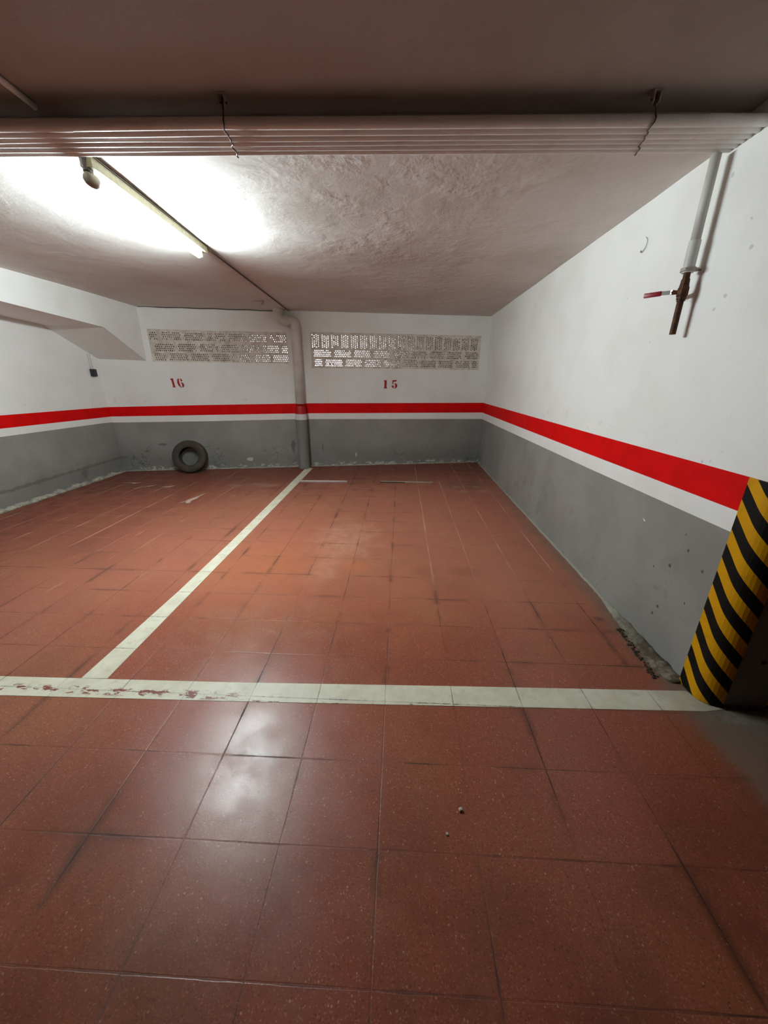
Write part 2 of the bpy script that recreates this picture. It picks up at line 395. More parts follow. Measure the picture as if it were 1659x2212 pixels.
BRK = simple('painted_bracket', srgb(178, 166, 160), .6, 0, .12, 50)
REDH = simple('red_lever_coating', srgb(150, 30, 36), .4, 0, .1, 40)
CHR = simple('bright_steel', srgb(206, 204, 198), .25, 1.0, .05, 40)
ALU = simple('aluminium_profile', srgb(214, 210, 202), .35, .6, .08, 40)
WOOD = simple('weathered_profile', srgb(172, 156, 136), .6, 0, .2, 20)
PAP = simple('paper_scrap', srgb(188, 160, 142), .8, 0, .06, 40)
FLA = simple('paint_flake', srgb(212, 208, 200), .7, 0, .05, 40)
STO = simple('pale_stone', srgb(196, 184, 170), .8, 0, .1, 60)
DRK = simple('dark_crumb', srgb(62, 52, 44), .9, 0, .2, 60)
CON = simple('bare_concrete_wall', srgb(120, 116, 110), .8, 0, .12, 6)
NUM = simple('red_stencil_paint', (0.40, 0.008, 0.012, 1), .55, 0, .1, 30)
WIRE = simple('thin_grey_wire', srgb(132, 126, 118), .6, 0, .1, 40)
WIREW = simple('white_wire', srgb(206, 203, 196), .6, 0, .05, 40)

# ------------------------------------------------------------------ object helpers
def tag(o, label=None, cat=None, group=None, kind=None):
    if label: o['label'] = label
    if cat: o['category'] = cat
    if group: o['group'] = group
    if kind: o['kind'] = kind
    return o
def empty(name, loc, label, cat, group=None):
    o = bpy.data.objects.new(name, None); col.objects.link(o); o.location = loc; o.empty_display_size = .1
    return tag(o, label, cat, group)
def mk(name, verts, faces, mats, parent=None, smooth=False, fm=None, uvs=None, auto=None):
    """Verts are in world space; a parented mesh is shifted into its parent's space."""
    me = bpy.data.meshes.new(name)
    off = Vector((0, 0, 0)) if parent is None else world_loc(parent)
    me.from_pydata([tuple(Vector(v)-off) for v in verts], [], faces)
    for m in (mats if isinstance(mats, (list, tuple)) else [mats]): me.materials.append(m)
    if fm: me.polygons.foreach_set('material_index', fm)
    if uvs:
        l = me.uv_layers.new(name='UVMap')
        for lp in me.loops: l.data[lp.index].uv = uvs[lp.vertex_index]
    if smooth: me.polygons.foreach_set('use_smooth', [True]*len(me.polygons))
    me.update()
    o = bpy.data.objects.new(name, me); col.objects.link(o)
    if parent is not None: o.parent = parent
    if auto is not None:
        bm = bmesh.new(); bm.from_mesh(me)
        for e in bm.edges:
            if len(e.link_faces) == 2 and e.calc_face_angle(0) > auto: e.smooth = False
        bm.to_mesh(me); bm.free()
    return o
def world_loc(o):
    v = Vector(o.location)
    while o.parent is not None:
        o = o.parent; v = v + Vector(o.location)
    return v
class MB:
    def __init__(s): s.v, s.f, s.m = [], [], []
    def addm(s, vs, fs, mi=0):
        b = len(s.v); s.v += [Vector(x) for x in vs]
        for f in fs: s.f.append([b+i for i in f]); s.m.append(mi)
    def box(s, c, size, ax=None, mi=0, bev=0.0):
        c = Vector(c); X, Y, Z = ax if ax else (Vector((1, 0, 0)), Vector((0, 1, 0)), Vector((0, 0, 1)))
        bm = bmesh.new(); bmesh.ops.create_cube(bm, size=1)
        for v in bm.verts: v.co = Vector((v.co.x*size[0], v.co.y*size[1], v.co.z*size[2]))
        if bev > 0: bmesh.ops.bevel(bm, geom=bm.edges[:], offset=bev, segments=2, affect='EDGES', profile=.5)
        bm.verts.index_update()
        s.addm([c + X*v.co.x + Y*v.co.y + Z*v.co.z for v in bm.verts], [[v.index for v in f.verts] for f in bm.faces], mi); bm.free()
    def tube(s, pts, rad, seg=12, mi=0, caps=True):
        pts = [Vector(p) for p in pts]; rads = rad if isinstance(rad, (list, tuple)) else [rad]*len(pts)
        t0 = (pts[1]-pts[0]).normalized()
        ref = Vector((0, 0, 1)) if abs(t0.z) < .9 else Vector((1, 0, 0))
        n = t0.cross(ref).normalized(); rings = []
        for i, p in enumerate(pts):
            t = (pts[min(i+1, len(pts)-1)]-pts[max(i-1, 0)]).normalized()
            n = (n - t*n.dot(t)).normalized(); b = t.cross(n)
            rings.append([p + (n*math.cos(2*PI*k/seg)+b*math.sin(2*PI*k/seg))*rads[i] for k in range(seg)])
        vs = [v for r_ in rings for v in r_]; fs = []
        for i in range(len(pts)-1):
            for k in range(seg):
                fs.append([i*seg+k, i*seg+(k+1) % seg, (i+1)*seg+(k+1) % seg, (i+1)*seg+k])
        if caps: fs.append(list(range(seg))[::-1]); fs.append([(len(pts)-1)*seg+k for k in range(seg)])
        s.addm(vs, fs, mi)
    def obj(s, name, mats, parent=None, smooth=False, auto=None):
        return mk(name, s.v, s.f, mats, parent, smooth or auto is not None, s.m, None, auto)
def arc_path(pts, rad, n=8):
    """Polyline with rounded corners."""
    P = [Vector(p) for p in pts]; out = [P[0]]
    for i in range(1, len(P)-1):
        a, b = (P[i-1]-P[i]).normalized(), (P[i+1]-P[i]).normalized()
        r_ = min(rad, (P[i-1]-P[i]).length*.49, (P[i+1]-P[i]).length*.49)
        p0, p2 = P[i]+a*r_, P[i]+b*r_
        for k in range(n+1):
            t = k/n; out.append(p0*(1-t)**2 + P[i]*2*t*(1-t) + p2*t*t)
    return out + [P[-1]]
def ico(c, r_, sub=1, jit=.25, sq=1.0):
    bm = bmesh.new(); bmesh.ops.create_icosphere(bm, subdivisions=sub, radius=1)
    bm.verts.index_update()
    vs = []
    for v in bm.verts:
        k = r_*(1+random.uniform(-jit, jit)); vs.append(Vector(c)+Vector((v.co.x*k, v.co.y*k, v.co.z*k*sq)))
    fs = [[v.index for v in f.verts] for f in bm.faces]; bm.free()
    return vs, fs

# ------------------------------------------------------------------ reference frames
A = Vector((-4.62, 5.93)); Bq = Vector((1.515, 7.13)); T2 = (Bq-A).normalized(); N2 = Vector((T2.y, -T2.x))
def BW(s, z, d=0.0): return Vector((A.x+T2.x*s+N2.x*d, A.y+T2.y*s+N2.y*d, z))    # along the back wall, d towards the room
def ceil_z(x, y): return 2.559 + .0059*x - .0081*y
XR, XL, YF, XA, XF = 1.515, -4.62, -9.0, 11.0, -13.0
TB = Vector((T2.x, T2.y, 0)); NB = Vector((N2.x, N2.y, 0)); ZU = Vector((0, 0, 1))
def lerp_tab(tab, t):
    if t <= tab[0][0]: return tab[0][1:]
    for a, b in zip(tab, tab[1:]):
        if t <= b[0]:
            k = (t-a[0])/(b[0]-a[0]); return tuple(a[i]+(b[i]-a[i])*k for i in range(1, len(a)))
    return tab[-1][1:]

# ------------------------------------------------------------------ structure
def slab(name, pts, z0, z1, m):
    n = len(pts)
    vs = [(p[0], p[1], z0) for p in pts]+[(p[0], p[1], z1) for p in pts]
    fs = [list(range(n))[::-1], list(range(n, 2*n))]+[[i, (i+1) % n, n+(i+1) % n, n+i] for i in range(n)]
    return tag(mk(name, vs, fs, m), kind='structure')
sA, sB = -8.6, 15.95
pL, pR = BW(sA, 0, -.02), BW(sB, 0, -.02)
foot = [(XF-.1, YF-.1), (XA+.1, YF-.1), (pR.x, pR.y), (pL.x, pL.y)]
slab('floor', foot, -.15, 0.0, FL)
# ceiling, slightly wavy plaster
YS0, YSK = 2.150, .0285                            # edge line of the bay ceiling, hidden above the conduits
NX, NY = 200, 90; vs = []; fs = []
for j in range(NY+1):
    for i in range(NX+1):
        x = XF-.1+(XA-XF+.2)*i/NX; yb = A.y+(x-A.x)*T2.y/T2.x+.02; y0_ = YS0+YSK*x if abs(x) < 6 else YS0+YSK*math.copysign(6, x)
        y0_ = min(y0_, yb-.1); y = y0_+(yb-y0_)*j/NY
        wv = mnoise.noise(Vector((x*.9, y*1.3, 0)))*.006+mnoise.noise(Vector((x*2.6, y*3.0, 4)))*.003
        wv *= min(1, max(0, y-2.2)*2)
        vs.append((x, y, ceil_z(x, y)+wv*.8))
nb = len(vs); vs += [(v[0], v[1], 2.75) for v in vs]
for j in range(NY):
    for i in range(NX):
        q = [j*(NX+1)+i, j*(NX+1)+i+1, (j+1)*(NX+1)+i+1, (j+1)*(NX+1)+i]
        fs.append(q[::-1])
for i in range(NX): fs.append([i, i+1, nb+i+1, nb+i])
c_ = [0, NX, (NY+1)*(NX+1)-1, NY*(NX+1)]
fs.append([nb+k for k in c_])
tag(mk('ceiling', vs, fs, CE, smooth=True, auto=.6), kind='structure')
STEP = .065
edge = [(XF-.1, YS0-YSK*6+.02), (-6, YS0-YSK*6+.02), (6, YS0+YSK*6+.02), (XA+.1, YS0+YSK*6+.02)]
pts_ = [(XF-.1, YF-.1), (XA+.1, YF-.1)]+edge[::-1]
vs = [(p[0], p[1], ceil_z(p[0], p[1])+STEP) for p in pts_]+[(p[0], p[1], 2.8) for p in pts_]
n_ = len(pts_); fs = [list(range(n_))[::-1], list(range(n_, 2*n_))]+[[i, (i+1) % n_, n_+(i+1) % n_, n_+i] for i in range(n_)]
tag(mk('ceiling', vs, fs, CF), kind='structure')

def wall(name, cols, zs, mats_rows, skip=(), thick=.2, nrm=None):
    """cols: plan points; zs: per column list of heights; nrm: outward direction for thickness."""
    R_ = len(zs[0]); vs, fs, fm = [], [], []
    for p, z in zip(cols, zs):
        for k in z: vs.append(Vector((p[0], p[1], k)))
    for i in range(len(cols)-1):
        for k in range(R_-1):
            if (i, k) in skip: continue
            fs.append([i*R_+k, (i+1)*R_+k, (i+1)*R_+k+1, i*R_+k+1]); fm.append(mats_rows[k])
    n0 = len(vs); C = len(cols)
    o_ = Vector((nrm[0], nrm[1], 0))*thick
    vs += [v+o_ for v in vs]
    # back, openings, rim
    for i in range(C-1):
        for k in range(R_-1):
            if (i, k) in skip:
                a, b, c, d = i*R_+k, (i+1)*R_+k, (i+1)*R_+k+1, i*R_+k+1
                if (i, k-1) not in skip: fs.append([a, b, n0+b, n0+a]); fm.append(0)
                if (i, k+1) not in skip: fs.append([d, n0+d, n0+c, c]); fm.append(0)
                if (i-1, k) not in skip: fs.append([a, n0+a, n0+d, d]); fm.append(0)
                if (i+1, k) not in skip: fs.append([b, c, n0+c, n0+b]); fm.append(0)
            else:
                fs.append([n0+i*R_+k+1, n0+(i+1)*R_+k+1, n0+(i+1)*R_+k, n0+i*R_+k]); fm.append(0)
    for i in range(C-1):
        fs.append([i*R_, n0+i*R_, n0+(i+1)*R_, (i+1)*R_]); fm.append(0)
        fs.append([i*R_+R_-1, (i+1)*R_+R_-1, n0+(i+1)*R_+R_-1, n0+i*R_+R_-1]); fm.append(0)
    for i in (0, C-1):
        for k in range(R_-1):
            fs.append([i*R_+k, i*R_+k+1, n0+i*R_+k+1, n0+i*R_+k]); fm.append(mats_rows[k])
    return tag(mk(name, vs, fs, [W, G, R, CON], fm=fm), kind='structure')
GL, GR_ = (.765, 2.835, 1.722, 2.186), (3.20, 6.11, 1.655, 2.206)      # grille openings s0 s1 z0 z1
ZT = 2.72
btab = [(-.3, .795, .893, 1.037), (0, .803, .897, 1.043), (1.4, .811, .912, 1.071), (2.9, .834, .930, 1.092), (3.2, .833, .930, 1.096), (6.25, .811, .927, 1.099), (10, .811, .927, 1.099)]
ss_ = [sA, 0, GL[0], 1.4, 2.1, GL[1], GR_[0], 4.2, 5.2, GR_[1], 6.25, sB]
zs = []
for s in ss_:
    g, w, r_ = lerp_tab(btab, s)
    zs.append([0, g, w, r_, GR_[2], GL[2], GL[3], GR_[3], ZT])
skip = set()
for i in range(len(ss_)-1):
    m_ = (ss_[i]+ss_[i+1])/2
    if GL[0] < m_ < GL[1]: skip.add((i, 5))
    if GR_[0] < m_ < GR_[1]: skip |= {(i, 4), (i, 5), (i, 6)}
wall('wall_back', [BW(s, 0) for s in ss_], zs, [1, 0, 2, 0, 0, 0, 0, 0], skip, .14, -N2)
ltab = [(3.9, .834, .926, 1.072), (5.72, .815, .900, 1.048), (6, .803, .897, 1.043)]
ys = [1.2, 3.9, 4.8, 5.72, 5.93]
wall('wall_left', [(XL, y) for y in ys], [[0, *lerp_tab(ltab, y), ZT] for y in ys], [1, 0, 2, 0], (), .2, (-1, 0))
wall('wall_front', [(XF, YF), (XA, YF)], [[0, .82, .92, 1.08, ZT]]*2, [3, 3, 3, 3], (), .2, (0, -1))
wall('wall_aisle_right', [(XA, YF), (XA, BW(sB-.2, 0).y-.05)], [[0, .82, .92, 1.08, ZT]]*2, [3, 3, 3, 3], (), .2, (1, 0))
wall('wall_aisle_left', [(XF, YF), (XF, BW(sA+.2, 0).y-.05)], [[0, .82, .92, 1.08, ZT]]*2, [3, 3, 3, 3], (), .2, (-1, 0))
# right wall: a partition whose near end is a pillar with rounded corners
YE, TH, RC = 1.462, .385, .075
rtab = [(1.45, .857, .957, 1.113), (3.0, .838, .945, 1.105), (7.13, .811, .927, 1.099)]
prof = [(XR, 7.128), (XR, 5.0), (XR, 3.0), (XR, 1.62)]
for k in range(7):
    a = k/6*PI/2; prof.append((XR+RC-RC*math.cos(a), YE+RC-RC*math.sin(a)))
for k in range(7):
    a = k/6*PI/2; prof.append((XR+TH-RC+RC*math.sin(a), YE+RC-RC*math.cos(a)))
prof += [(XR+TH, 7.2)]
vs, fs, fm = [], [], []
for p in prof:
    zz = [0, *lerp_tab(rtab, p[1]), ZT]
    for z in zz: vs.append((p[0], p[1], z))
for i in range(len(prof)-1):
    for k in range(4):
        mm = [1, 0, 2, 0][k]
        fs.append([i*5+k, i*5+k+1, (i+1)*5+k+1, (i+1)*5+k]); fm.append(mm)
for k in range(4):
    q = (len(prof)-1)*5; fs.append([q+k, q+k+1, k+1, k]); fm.append(0)
fs.append([i*5 for i in range(len(prof))]); fm.append(1)
fs.append([i*5+4 for i in range(len(prof))][::-1]); fm.append(0)
tag(mk('wall_right', vs, fs, [W, G, R], fm=fm), kind='structure')

# beam along the left wall with a haunch towards the back wall
XB = -3.95
yb_face = A.y+(XB-A.x)*T2.y/T2.x; yb_wall = A.y
pf = [(1.2, 2.70), (1.2, 2.205), (3.97, 2.192), (5.30, 2.118), (yb_face, 1.735), (yb_face, 2.70)]
pw = [(1.2, 2.70), (1.2, 2.205), (3.97, 2.19), (5.12, 2.118), (yb_wall, 1.755), (yb_wall, 2.70)]
vs = [(XB, y, z) for y, z in pf]+[(XL+.002, y, z) for y, z in pw]
fs = [[0, 1, 2, 3, 4, 5], [11, 10, 9, 8, 7, 6]]+[[i, i+6, (i+1) % 6+6, (i+1) % 6] for i in range(6)]
tag(mk('ceiling_beam', vs, fs, W), 'white concrete beam with a sloping haunch running above the left wall into the back wall', 'beam')

# crumbling cement fillets along the foot of the walls
def fillet(name, path, outdir, hf, df, mat, step=.025, seed=0):
    P = [Vector((p[0], p[1], 0)) for p in path]; L = sum((b-a).length for a, b in zip(P, P[1:])); n = int(L/step)
    D = (P[-1]-P[0]); O = Vector((outdir[0], outdir[1], 0)); vs, fs = [], []
    for i in range(n+1):
        t = i/n; p = P[0]+D*t
        k1 = mnoise.noise(Vector((t*L*7, seed, 0)))+.6*mnoise.noise(Vector((t*L*22, seed, 5)))
        k2 = mnoise.noise(Vector((t*L*6, seed+9, 0)))+.6*mnoise.noise(Vector((t*L*26, seed, 15)))
        h = max(.003, hf(t)*(1+.8*k1)); d = max(.004, df(t)*(1+.35*k2))
        vs += [p-O*.01+Vector((0, 0, h)), p+O*.35*d+Vector((0, 0, h*(.75+.2*k2))), p+O*.75*d+Vector((0, 0, h*(.4+.15*k1))), p+O*d+Vector((0, 0, .0005)), p-O*.01+Vector((0, 0, .0005))]
    for i in range(n):
        for k in range(5):
            a = i*5+k; b = i*5+(k+1) % 5
            fs.append([a, b, b+5, a+5])
    fs += [[4, 3, 2, 1, 0], [n*5+k for k in range(5)]]
    return tag(mk(name, vs, fs, mat, smooth=True), kind='structure')
fillet('trim_1', [(XL, 2.0), (XL, 5.92)], (1, 0), lambda t: .045 if t < .95 else .02, lambda t: .05, CW, seed=1)
fillet('trim_2', [BW(0, 0), BW(6.25, 0)], N2, lambda t: .010+.012*abs(math.sin(t*17)), lambda t: .018, CW, seed=2)
fillet('trim_3', [(XR, 1.60), (XR, 7.12)], (-1, 0), lambda t: .022*max(0, 1-t*7)*min(1, .3+t*25)+.012, lambda t: .085*max(0, 1-t*7)**.7*min(1, .45+t*18)+.020, CGD, seed=3)

# ------------------------------------------------------------------ painted lines on the floor
def flat(name, poly, z0, z1, mat, parent=None, smooth=False):
    n = len(poly); vs = [(p[0], p[1], z0) for p in poly]+[(p[0], p[1], z1) for p in poly]
    return mk(name, vs, [list(range(n))[::-1], list(range(n, 2*n))]+[[i, (i+1) % n, n+(i+1) % n, n+i] for i in range(n)], mat, parent)
far_ = [(-4.55, 1.437), (-2.089, 1.471), (-.849, 1.490), (.356, 1.523), (1.495, 1.549)]
near_ = [(-4.55, 1.318), (-1.963, 1.351), (-.799, 1.372), (.337, 1.398), (1.50, 1.425), (1.60, 1.44)]
tag(flat('floor_line', near_+far_[::-1], .0002, .0016, LP), 'long cream painted line crossing the floor in front of both bays, chipped at its left', 'floor marking')
tag(flat('floor_line', [(-1.513, 1.484), (-1.513, 3.24), (-1.520, 6.40), (-1.645, 6.37), (-1.612, 3.23), (-1.618, 2.34), (-1.651, 1.4790)], .0002, .0015, LP),
    'straight cream painted line dividing the two bays, running back to the downpipe', 'floor marking')

# ------------------------------------------------------------------ ventilation grilles of perforated bricks
def grille(rows, frame, label, seed):
    rnd = random.Random(seed); s0, s1, z0, z1 = frame
    root = empty('vent_grille', BW((s0+s1)/2, z0, -.06), label, 'vent grille', 'ventilation grilles in the back wall')
    DEP = .066; face = -.010
    mb = MB(); occ = []                              # occ: rectangles of perforated zones
    def cellblock(a0, a1, b0, b1, nx, ny, stag):
        """Perforated zone from s a0..a1, z b0..b1 with nx by ny staggered holes (stag: 'x' shifts rows, 'z' shifts columns)."""
        occ.append((a0, a1, b0, b1))
        px, pz = (a1-a0)/nx, (b1-b0)/ny
        cells = []
        if stag == 'x':
            for j in range(ny):
                if j % 2 == 0: cells += [(a0+px*i, a0+px*(i+1), b0+pz*j, b0+pz*(j+1), True) for i in range(nx)]
                else:
                    cells.append((a0, a0+px/2, b0+pz*j, b0+pz*(j+1), False))
                    cells += [(a0+px*(i+.5), a0+px*(i+1.5), b0+pz*j, b0+pz*(j+1), True) for i in range(nx-1)]
                    cells.append((a1-px/2, a1, b0+pz*j, b0+pz*(j+1), False))
        else:
            for i in range(nx):
                if i % 2 == 0: cells += [(a0+px*i, a0+px*(i+1), b0+pz*j, b0+pz*(j+1), True) for j in range(ny)]
                else:
                    cells.append((a0+px*i, a0+px*(i+1), b0, b0+pz/2, False))
                    cells += [(a0+px*i, a0+px*(i+1), b0+pz*(j+.5), b0+pz*(j+1.5), True) for j in range(ny-1)]
                    cells.append((a0+px*i, a0+px*(i+1), b1-pz/2, b1, False))
        for (c0, c1, d0, d1, hole) in cells:
            cx, cz = (c0+c1)/2, (d0+d1)/2
            pl = mnoise.noise(Vector((cx*3.2, cz*9, seed)))
            plug = rnd.random() < (.02 if pl < .38 else .45)
            if not hole or plug:
                mb.addm([BW(c0, d0, face), BW(c1, d0, face), BW(c1, d1, face), BW(c0, d1, face)], [[0, 1, 2, 3]]); continue
            ox, oz = rnd.uniform(-.0012, .0012), rnd.uniform(-.0012, .0012)
            ra = .0081*rnd.uniform(.78, 1.12); rb = ra*1.18
            if stag == 'z': ra, rb = rb, ra
            ra = min(ra, (c1-c0)/2-.0015); rb = min(rb, (d1-d0)/2-.0015)
            O = [(c1, cz), (c1, d1), (cx, d1), (c0, d1), (c0, cz), (c0, d0), (cx, d0), (c1, d0)]
            H = [(cx+ox+ra*math.cos(k*PI/4), cz+oz+rb*math.sin(k*PI/4)) for k in range(8)]
            vs = [BW(s, z, face) for s, z in O]+[BW(s, z, face) for s, z in H]+[BW(s, z, face-DEP) for s, z in H]
            fr = [[k, (k+1) % 8, 8+(k+1) % 8, 8+k] for k in range(8)]
            tn = [[8+k, 8+(k+1) % 8, 16+(k+1) % 8, 16+k] for k in range(8)]
            mb.addm(vs, fr); mb.addm(vs, tn, 1)
    for (zb0, zb1, stag, blocks) in rows:
        for a0, a1 in blocks:
            j = rnd.uniform(-.003, .003); t_ = rnd.uniform(-.003, .003)
            if stag == 'x': cellblock(a0+j, a1+j, zb0+t_, zb1+t_, max(2, round((a1-a0)/.0278)), 4, 'x')
            else: cellblock(a0+j, a1+j, zb0+t_, zb1+t_, 4, 8, 'z')
    # mortar face between the perforated zones: split the frame into strips
    zcuts = sorted({z0, z1}|{o[2] for o in occ}|{o[3] for o in occ})
    for za, zb in zip(zcuts, zcuts[1:]):
        zm = (za+zb)/2; rowocc = sorted((o[0], o[1]) for o in occ if o[2] < zm < o[3]); s = s0
        for a, b in rowocc+[(s1, s1)]:
            if a > s+1e-6:
                mb.addm([BW(s, za, face), BW(a, za, face), BW(a, zb, face), BW(s, zb, face)], [[0, 1, 2, 3]])
            s = max(s, b)
    # outer faces of the masonry block
    mb.addm([BW(s0, z0, face), BW(s1, z0, face), BW(s1, z0, face-DEP), BW(s0, z0, face-DEP), BW(s0, z1, face), BW(s1, z1, face), BW(s1, z1, face-DEP), BW(s0, z1, face-DEP)],
            [[0, 1, 2, 3], [4, 7, 6, 5], [0, 3, 7, 4], [1, 5, 6, 2]])
    mb.obj('brickwork', [BR, HO], root)
    # ragged plaster lip round the opening
    mp = MB()
    def lip(p, q):
        n = int((q-p).length/.03); pts = []
        for i in range(n+1):
            w = p.lerp(q, i/n); k = mnoise.noise(w*9)*.004
            pts.append(w+NB*(.001+k*.5)+ZU*k)
        mp.tube(pts, [.005+.003*mnoise.noise(x*14) for x in pts], 6)
    c4 = [BW(s0, z0, -.006), BW(s1, z0, -.006), BW(s1, z1, -.006), BW(s0, z1, -.006)]
    for i in range(4): lip(c4[i], c4[(i+1) % 4])
    mp.obj('plaster_lip', W, root, smooth=True)
    return root
def spread(x0, k, edges): return [(x0+k*a, x0+k*b) for a, b in edges]
kL = 2.07/1207
eL1 = [(148, 218), (250, 415), (443, 602), (632, 795), (822, 980), (1003, 1160), (1188, 1340)]
eL2 = [(180, 345), (375, 535), (560, 722), (747, 902), (926, 1082), (1112, 1266), (1288, 1346)]
eL3 = [(163, 258), (285, 450), (470, 635), (655, 815), (838, 1000), (1022, 1178), (1200, 1352)]
xl = GL[0]-kL*140
grille([(2.036, 2.150, 'x', spread(xl, kL, eL1)), (1.876, 1.990, 'x', spread(xl, kL, eL2)), (1.742, 1.852, 'x', spread(xl, kL, eL3))], GL,
       'perforated brick vent left of the downpipe above number 16, three rows of flat bricks', 3)
kR = 2.91/1340
eR1 = [(190+73.4*i, 190+73.4*i+59) for i in range(18)]
eR2 = [(200, 335), (357, 490), (507, 640), (660, 790), (810, 940), (958, 1085), (1105, 1230), (1245, 1368), (1388, 1506)]
eR3 = [(205, 265), (285, 420), (440, 570), (590, 720), (740, 868), (890, 1015), (1035, 1160), (1180, 1300), (1320, 1445), (1460, 1505)]
xr = GR_[0]-kR*182
grille([(1.966, 2.176, 'z', spread(xr, kR, eR1)), (1.830, 1.944, 'x', spread(xr, kR, eR2)), (1.686, 1.800, 'x', spread(xr, kR, eR3))], GR_,
       'perforated brick vent right of the downpipe above number 15, top row of upright bricks', 5)

# ------------------------------------------------------------------ stencilled bay numbers
def glyphs(name_label, s_of, z_of, digits):
    cx = sum(sum(p[0] for p in d[0])/len(d[0]) for d in digits)/len(digits)
    root = empty('bay_number', BW(s_of(cx), z_of(800), .0), name_label, 'painted number', 'stencilled bay numbers')
    for d in digits:
        vs, fs = [], []
        for poly in d:
            n = len(poly); b = len(vs)
            vs += [BW(s_of(x), z_of(y), .0004) for x, y in poly]+[BW(s_of(x), z_of(y), .0018) for x, y in poly]
            fs += [[b+i for i in range(n)], [b+n+i for i in range(n)][::-1]]+[[b+i, b+n+i, b+n+(i+1) % n, b+(i+1) % n] for i in range(n)]
        mk('digit', vs, fs, NUM, root)
one_a = [[(335, 312), (400, 268), (470, 262), (540, 255), (556, 400), (582, 600), (600, 740), (650, 795), (400, 806), (452, 745), (440, 600), (418, 400), (395, 352)]]
six = [[(900, 255), (932, 290), (915, 400), (925, 550), (962, 680), (978, 740), (1030, 800), (1000, 822), (930, 770), (840, 700), (795, 600), (780, 500), (800, 370), (845, 285)],
       [(970, 275), (1050, 265), (1115, 325), (1138, 390), (1110, 435), (1065, 445), (1020, 415), (1008, 370), (1015, 310)],
       [(985, 522), (1060, 495), (1140, 520), (1200, 580), (1220, 645), (1195, 740), (1120, 800), (1060, 798), (1078, 700), (1070, 600), (1040, 542)]]
one_b = [[(385, 318), (560, 305), (560, 450), (550, 650), (560, 740), (600, 802), (375, 804), (420, 740), (428, 400)]]
five = [[(900, 302), (1180, 295), (1110, 385), (950, 415), (945, 500), (985, 508), (892, 555), (888, 440)],
        [(1030, 490), (1100, 490), (1165, 545), (1195, 640), (1170, 725), (1100, 792), (1010, 806), (945, 790), (1030, 772), (1062, 700), (1052, 590)],
        [(838, 682), (900, 622), (962, 632), (990, 685), (962, 735), (945, 786), (885, 745)]]
glyphs('red stencilled number 16 on the white back wall left of the downpipe', lambda X: .974+(355+X/27.65-367)*.00622, lambda Y: 1.476-(808+Y/27.65-818)*.00695, [one_a, six])
glyphs('red stencilled number 15 on the white back wall right of the downpipe', lambda X: 4.403+(815+X/27.65-828)*.00823, lambda Y: 1.485-(810+Y/27.65-820)*.00752, [one_b, five])

# ------------------------------------------------------------------ downpipe on the back wall
SP = 2.985; RP, RQ = .076, .098
root = empty('downpipe', BW(SP, 0, RQ+.012), 'thick white downpipe on the back wall with the red stripe painted round it, grey below', 'pipe')
mb = MB(); path = arc_path([BW(2.74, 2.53, .10), BW(2.742, 2.375, .10), BW(2.86, 2.345, .10), BW(SP-.005, 2.33, .10), BW(SP, 2.20, .10), BW(SP, 1.02, .105)], .10, 8)
mb.tube(path, RP, 24); mb.obj('upper_pipe', PB, root, smooth=True)
mb = MB(); mb.tube([BW(2.865, 2.342, .10), BW(2.888, 2.338, .10)], RP+.006, 24); mb.tube([BW(2.741, 2.455, .10), BW(2.741, 2.49, .10)], RP+.005, 24)
mb.obj('pipe_joint', PB, root, auto=.6)
mb = MB(); mb.tube([BW(SP, z, .108) for z in (.002, .3, .6, .88, .95, 1.02, 1.06)], [RQ, RQ, RQ, RQ, RQ-.004, RP+.008, RP+.001], 24); mb.obj('lower_pipe', PB, root, auto=.7)

# ------------------------------------------------------------------ fluorescent batten
def fz(p): return Vector(p)
l0, l1 = Vector((-1.572, 2.235, 0)), Vector((-1.657, 3.575, 0)); ld = (l1-l0).normalized(); lx = Vector((ld.y, -ld.x, 0))
root = empty('fluorescent_lamp', (-1.63, 2.9, 2.53), 'lit fluorescent batten lamp on the ceiling with one bare glowing tube', 'lamp')
zc = 2.535
mb = MB(); mid = (l0+l1)/2; L = (l1-l0).length
mb.box(mid+Vector((0, 0, zc-.031)), (.062, L, .062), (lx, ld, ZU), bev=.004)
h_ = mb.obj('housing', ENA, root, auto=.5)
mb = MB(); mb.box(mid+lx*.034+Vector((0, 0, zc-.006)), (.008, L, .005), (lx, ld, ZU)); mb.box(mid+lx*.034+Vector((0, 0, zc-.016)), (.006, L, .003), (lx, ld, ZU))
mb.obj('mounting_rail', HOLD, root)
ZTU = 2.434; RT = .0205
ta, tb = Vector((-1.583, 2.275, ZTU)), Vector((-1.655, 3.470, ZTU)); td = (tb-ta).normalized()
mb = MB(); n = 10
pts = [ta+(tb-ta)*i/n for i in range(n+1)]+[tb+td*.008, tb+td*.014]
mb.tube(pts, [RT]*(n+1)+[RT*.8, RT*.35], 20); mb.obj('tube', TU, root, smooth=True)
def holder(p, d, cm):
    m1 = MB()
    top = p+ZU*(zc-ZTU-.01)
    m1.box(p-d*.018+ZU*.062, (.040, .030, .09), (lx, d, ZU), bev=.006)
    m1.tube([p-d*.018+ZU*.03, p-d*.018+ZU*.10], [.022, .034], 14)
    h2 = m1.obj('lamp_holder', HOLD, root, auto=.6)
    m2 = MB(); m2.tube([p-d*.040, p-d*.036, p-d*.020, p+d*.004, p+d*.022, p+d*.03], [.016, .024, .030, .031, .028, .024], 18)
    m2.obj('end_cap', cm, h2, auto=.8)
holder(ta, td, CAPM)
m1 = MB(); m1.box(tb+td*.035+ZU*.03, (.03, .014, .075), (lx, td, ZU), bev=.003); m1.obj('lamp_holder', ENA, root, auto=.5)
m1 = MB(); m1.box(Vector((-1.665, 3.43, zc-.064)), (.004, .11, .012), (lx, (td*.97-ZU*.1).normalized(), ZU)); m1.obj('tube_clip', ENA, root)

